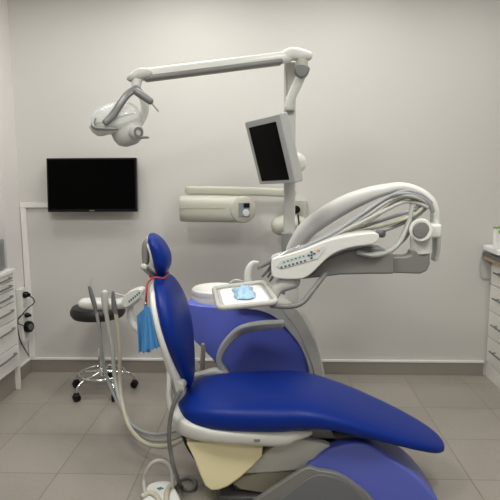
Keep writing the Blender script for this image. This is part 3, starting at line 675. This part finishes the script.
instr((262.5, 276.5), (271, 267), (285, 256.5), 2.735, M['midgrey'], .012, [(310, 246, 2.76), (338, 233, 2.8), (364, 217.5, 2.83), (388, 201.5, 2.86), (405, 195.5, 2.87), (420, 199, 2.88), (430, 206, 2.9)], M['hose_pale'])
instr((268, 277), (275, 265), (299, 249), 2.79, M['steel'], .011, [(320, 239, 2.8), (345, 225.5, 2.83), (368, 210.5, 2.86), (390, 196.5, 2.88), (406, 191, 2.9), (421, 195, 2.91), (431, 202.5, 2.92)], M['hose_grey'])
instr((276, 266), (281, 259.5), (303, 249), 2.83, M['pale'], .012, [(330, 238, 2.84), (352, 230, 2.85), (374, 218, 2.87), (393, 203, 2.885), (406, 197.5, 2.89), (417, 199, 2.9), (426, 204, 2.9)], M['hose_cream'])
instr((284, 262), (288, 256.5), (308, 247.5), 2.87, M['pale'], .011, [(335, 238, 2.87), (358, 231.5, 2.87), (380, 226.5, 2.88), (400, 220.5, 2.89), (416, 213.5, 2.9), (424, 206, 2.9), (428, 203, 2.9)], M['hose_cream'])
instr((290, 260), (294, 254), (314, 245.5), 2.90, M['pale'], .011, [(340, 236, 2.9), (362, 227, 2.9), (384, 219.5, 2.9), (404, 213, 2.91), (418, 208, 2.91), (427, 202, 2.92)], M['hose_grey'])
instr((270, 281), (277, 270), (290, 255), 2.76, M['midgrey'], .011, [(318, 243.5, 2.76), (342, 231, 2.79), (366, 220, 2.81), (388, 209, 2.83), (404, 202, 2.89), (418, 203, 2.89), (427, 207, 2.89)], M['hose_pale'])
instr((292, 258), (298, 252), (318, 244), 2.87, M['pale'], .010, [(340, 239, 2.86), (364, 235, 2.86), (388, 229, 2.87), (405, 222, 2.91), (418, 215, 2.92), (425, 209, 2.92), (430, 205, 2.92)], M['hose_grey'])
obj('hose_loop', tube([at(413, 198, 2.86), at(411, 212, 2.85), at(407, 226, 2.84), at(400, 241, 2.82), at(389, 251, 2.79), at(374, 255, 2.75), at(358, 252.5, 2.75)], [.012, .012, .013, .014, .015, .014, .012], flat=.022, axis=(0, 1, 0), seg=14, n=8), M['hose_pale'], dl)
obj('hose_loop', tube([at(418, 201, 2.89), at(415, 216, 2.88), at(408, 234, 2.87), at(398, 245, 2.86), at(380, 251, 2.84)], .008, seg=10, n=8), M['hose_pale'], dl)
obj('hose_clamp', lathe([(0, -.02), (.02, -.02), (.02, .02), (0, .02)], at(380.5, 233.5, 2.76)+V(0, 0, 0), axis=(.8, -.6, 0), seg=20), M['dgrey'], dl, bevel=.003)
obj('handle_bar', tube([at(272, 305.5, 2.60), at(286, 306.5, 2.62), at(297, 305, 2.64), at(305, 300, 2.66), at(312, 291, 2.68), at(319, 282, 2.72), at(325, 274.5, 2.76)], [.013, .013, .0135, .0135, .013, .013, .012], flat=.014, axis=(0, 1, 0), seg=14), M['grey'], dl)

# tray
tq = [at(214, 289, 2.82), at(264, 283, 2.84), at(277, 303, 2.55), at(219, 309, 2.5)]   # back-left, back-right, front-right, front-left
def quadslab(q, t, up_=0, inset=0.0, m=None, n=5):
    c = sum(q, Vector())/4; nrm = (q[1]-q[0]).cross(q[3]-q[0]).normalized()
    if nrm.z < 0: nrm = -nrm
    q = [p+(c-p).normalized()*inset+nrm*up_ for p in q]
    # rounded corners
    pts = []
    for i in range(4):
        p = q[i]; a = p+(q[i-1]-p).normalized()*.035; b = p+(q[(i+1) % 4]-p).normalized()*.035
        for k in range(n+1):
            u = k/n; pts.append((a*(1-u)+p*u)*(1-u)+(p*(1-u)+b*u)*u)
    return pts, nrm
pts, nrm = quadslab(tq, .01)
tr = obj('instrument_tray', loft(bmesh.new(), [[p-nrm*.012 for p in pts], [p+nrm*.0 for p in pts]]), M['pale'], dl, bevel=.004)
pm = [p for p in pts[::1]]
obj('tray_rim', tube([p+nrm*.004 for p in pm], .0135, n=1, seg=12, closed=True), M['pale'], tr)
li = thing('tray_liner', 'white paper liner on the instrument tray', 'tray liner', sum(tq, Vector())/4)
pl, nrm = quadslab([p for p in tq], .01, up_=.001, inset=.042)
obj('sheet', loft(bmesh.new(), [[p for p in pl], [p+nrm*.003 for p in pl]]), M['paper'], li, smooth=0)
# crumpled blue film
fm = bmesh.new(); cen = at(245.5, 293.5, 2.66); U = (tq[1]-tq[0]).normalized(); Wv = (tq[3]-tq[0]).normalized()
cen = sum(tq, Vector())/4 + U*.005 + nrm*.008
nu = 22
top = []
for j in range(nu+1):
    row = []
    for i in range(nu+1):
        u, v = i/nu*2-1, j/nu*2-1
        rr = max(0, 1-max(abs(u), abs(v))**4)
        h = .004+rr*(.012+.012*abs(math.sin(u*4.2+v*2.3))+.008*math.sin(v*7-u*3))
        uu = u*(.048+.006*math.sin(v*5)); vv = v*(.085+.008*math.sin(u*4+1))
        row.append(fm.verts.new(cen+U*uu+Wv*vv+nrm*h))
    top.append(row)
for j in range(nu):
    for i in range(nu): fm.faces.new((top[j][i], top[j][i+1], top[j+1][i+1], top[j+1][i]))
ed = [top[0][i] for i in range(nu)]+[top[j][nu] for j in range(nu)]+[top[nu][i] for i in range(nu, 0, -1)]+[top[j][0] for j in range(nu, 0, -1)]
low = [fm.verts.new(v.co-nrm*.0035) for v in ed]
for k in range(len(ed)): fm.faces.new((ed[k], ed[(k+1) % len(ed)], low[(k+1) % len(ed)], low[k]))
fm.faces.new(low)
mk = tag(obj('face_mask', fm, M['film'], None, smooth=60), 'crumpled pale blue face mask lying on the white tray liner', 'face mask')

# ------------------------------------------------------------------ world and colour
w = bpy.data.worlds.new('world'); sc.world = w; w.use_nodes = True
w.node_tree.nodes['Background'].inputs[0].default_value = (.6, .6, .6, 1)
w.node_tree.nodes['Background'].inputs[1].default_value = .3
sc.view_settings.view_transform = 'Standard'; sc.view_settings.look = 'None'
sc.view_settings.gamma = 1; sc.view_settings.use_curve_mapping = False
sc.view_settings.exposure = 0.0
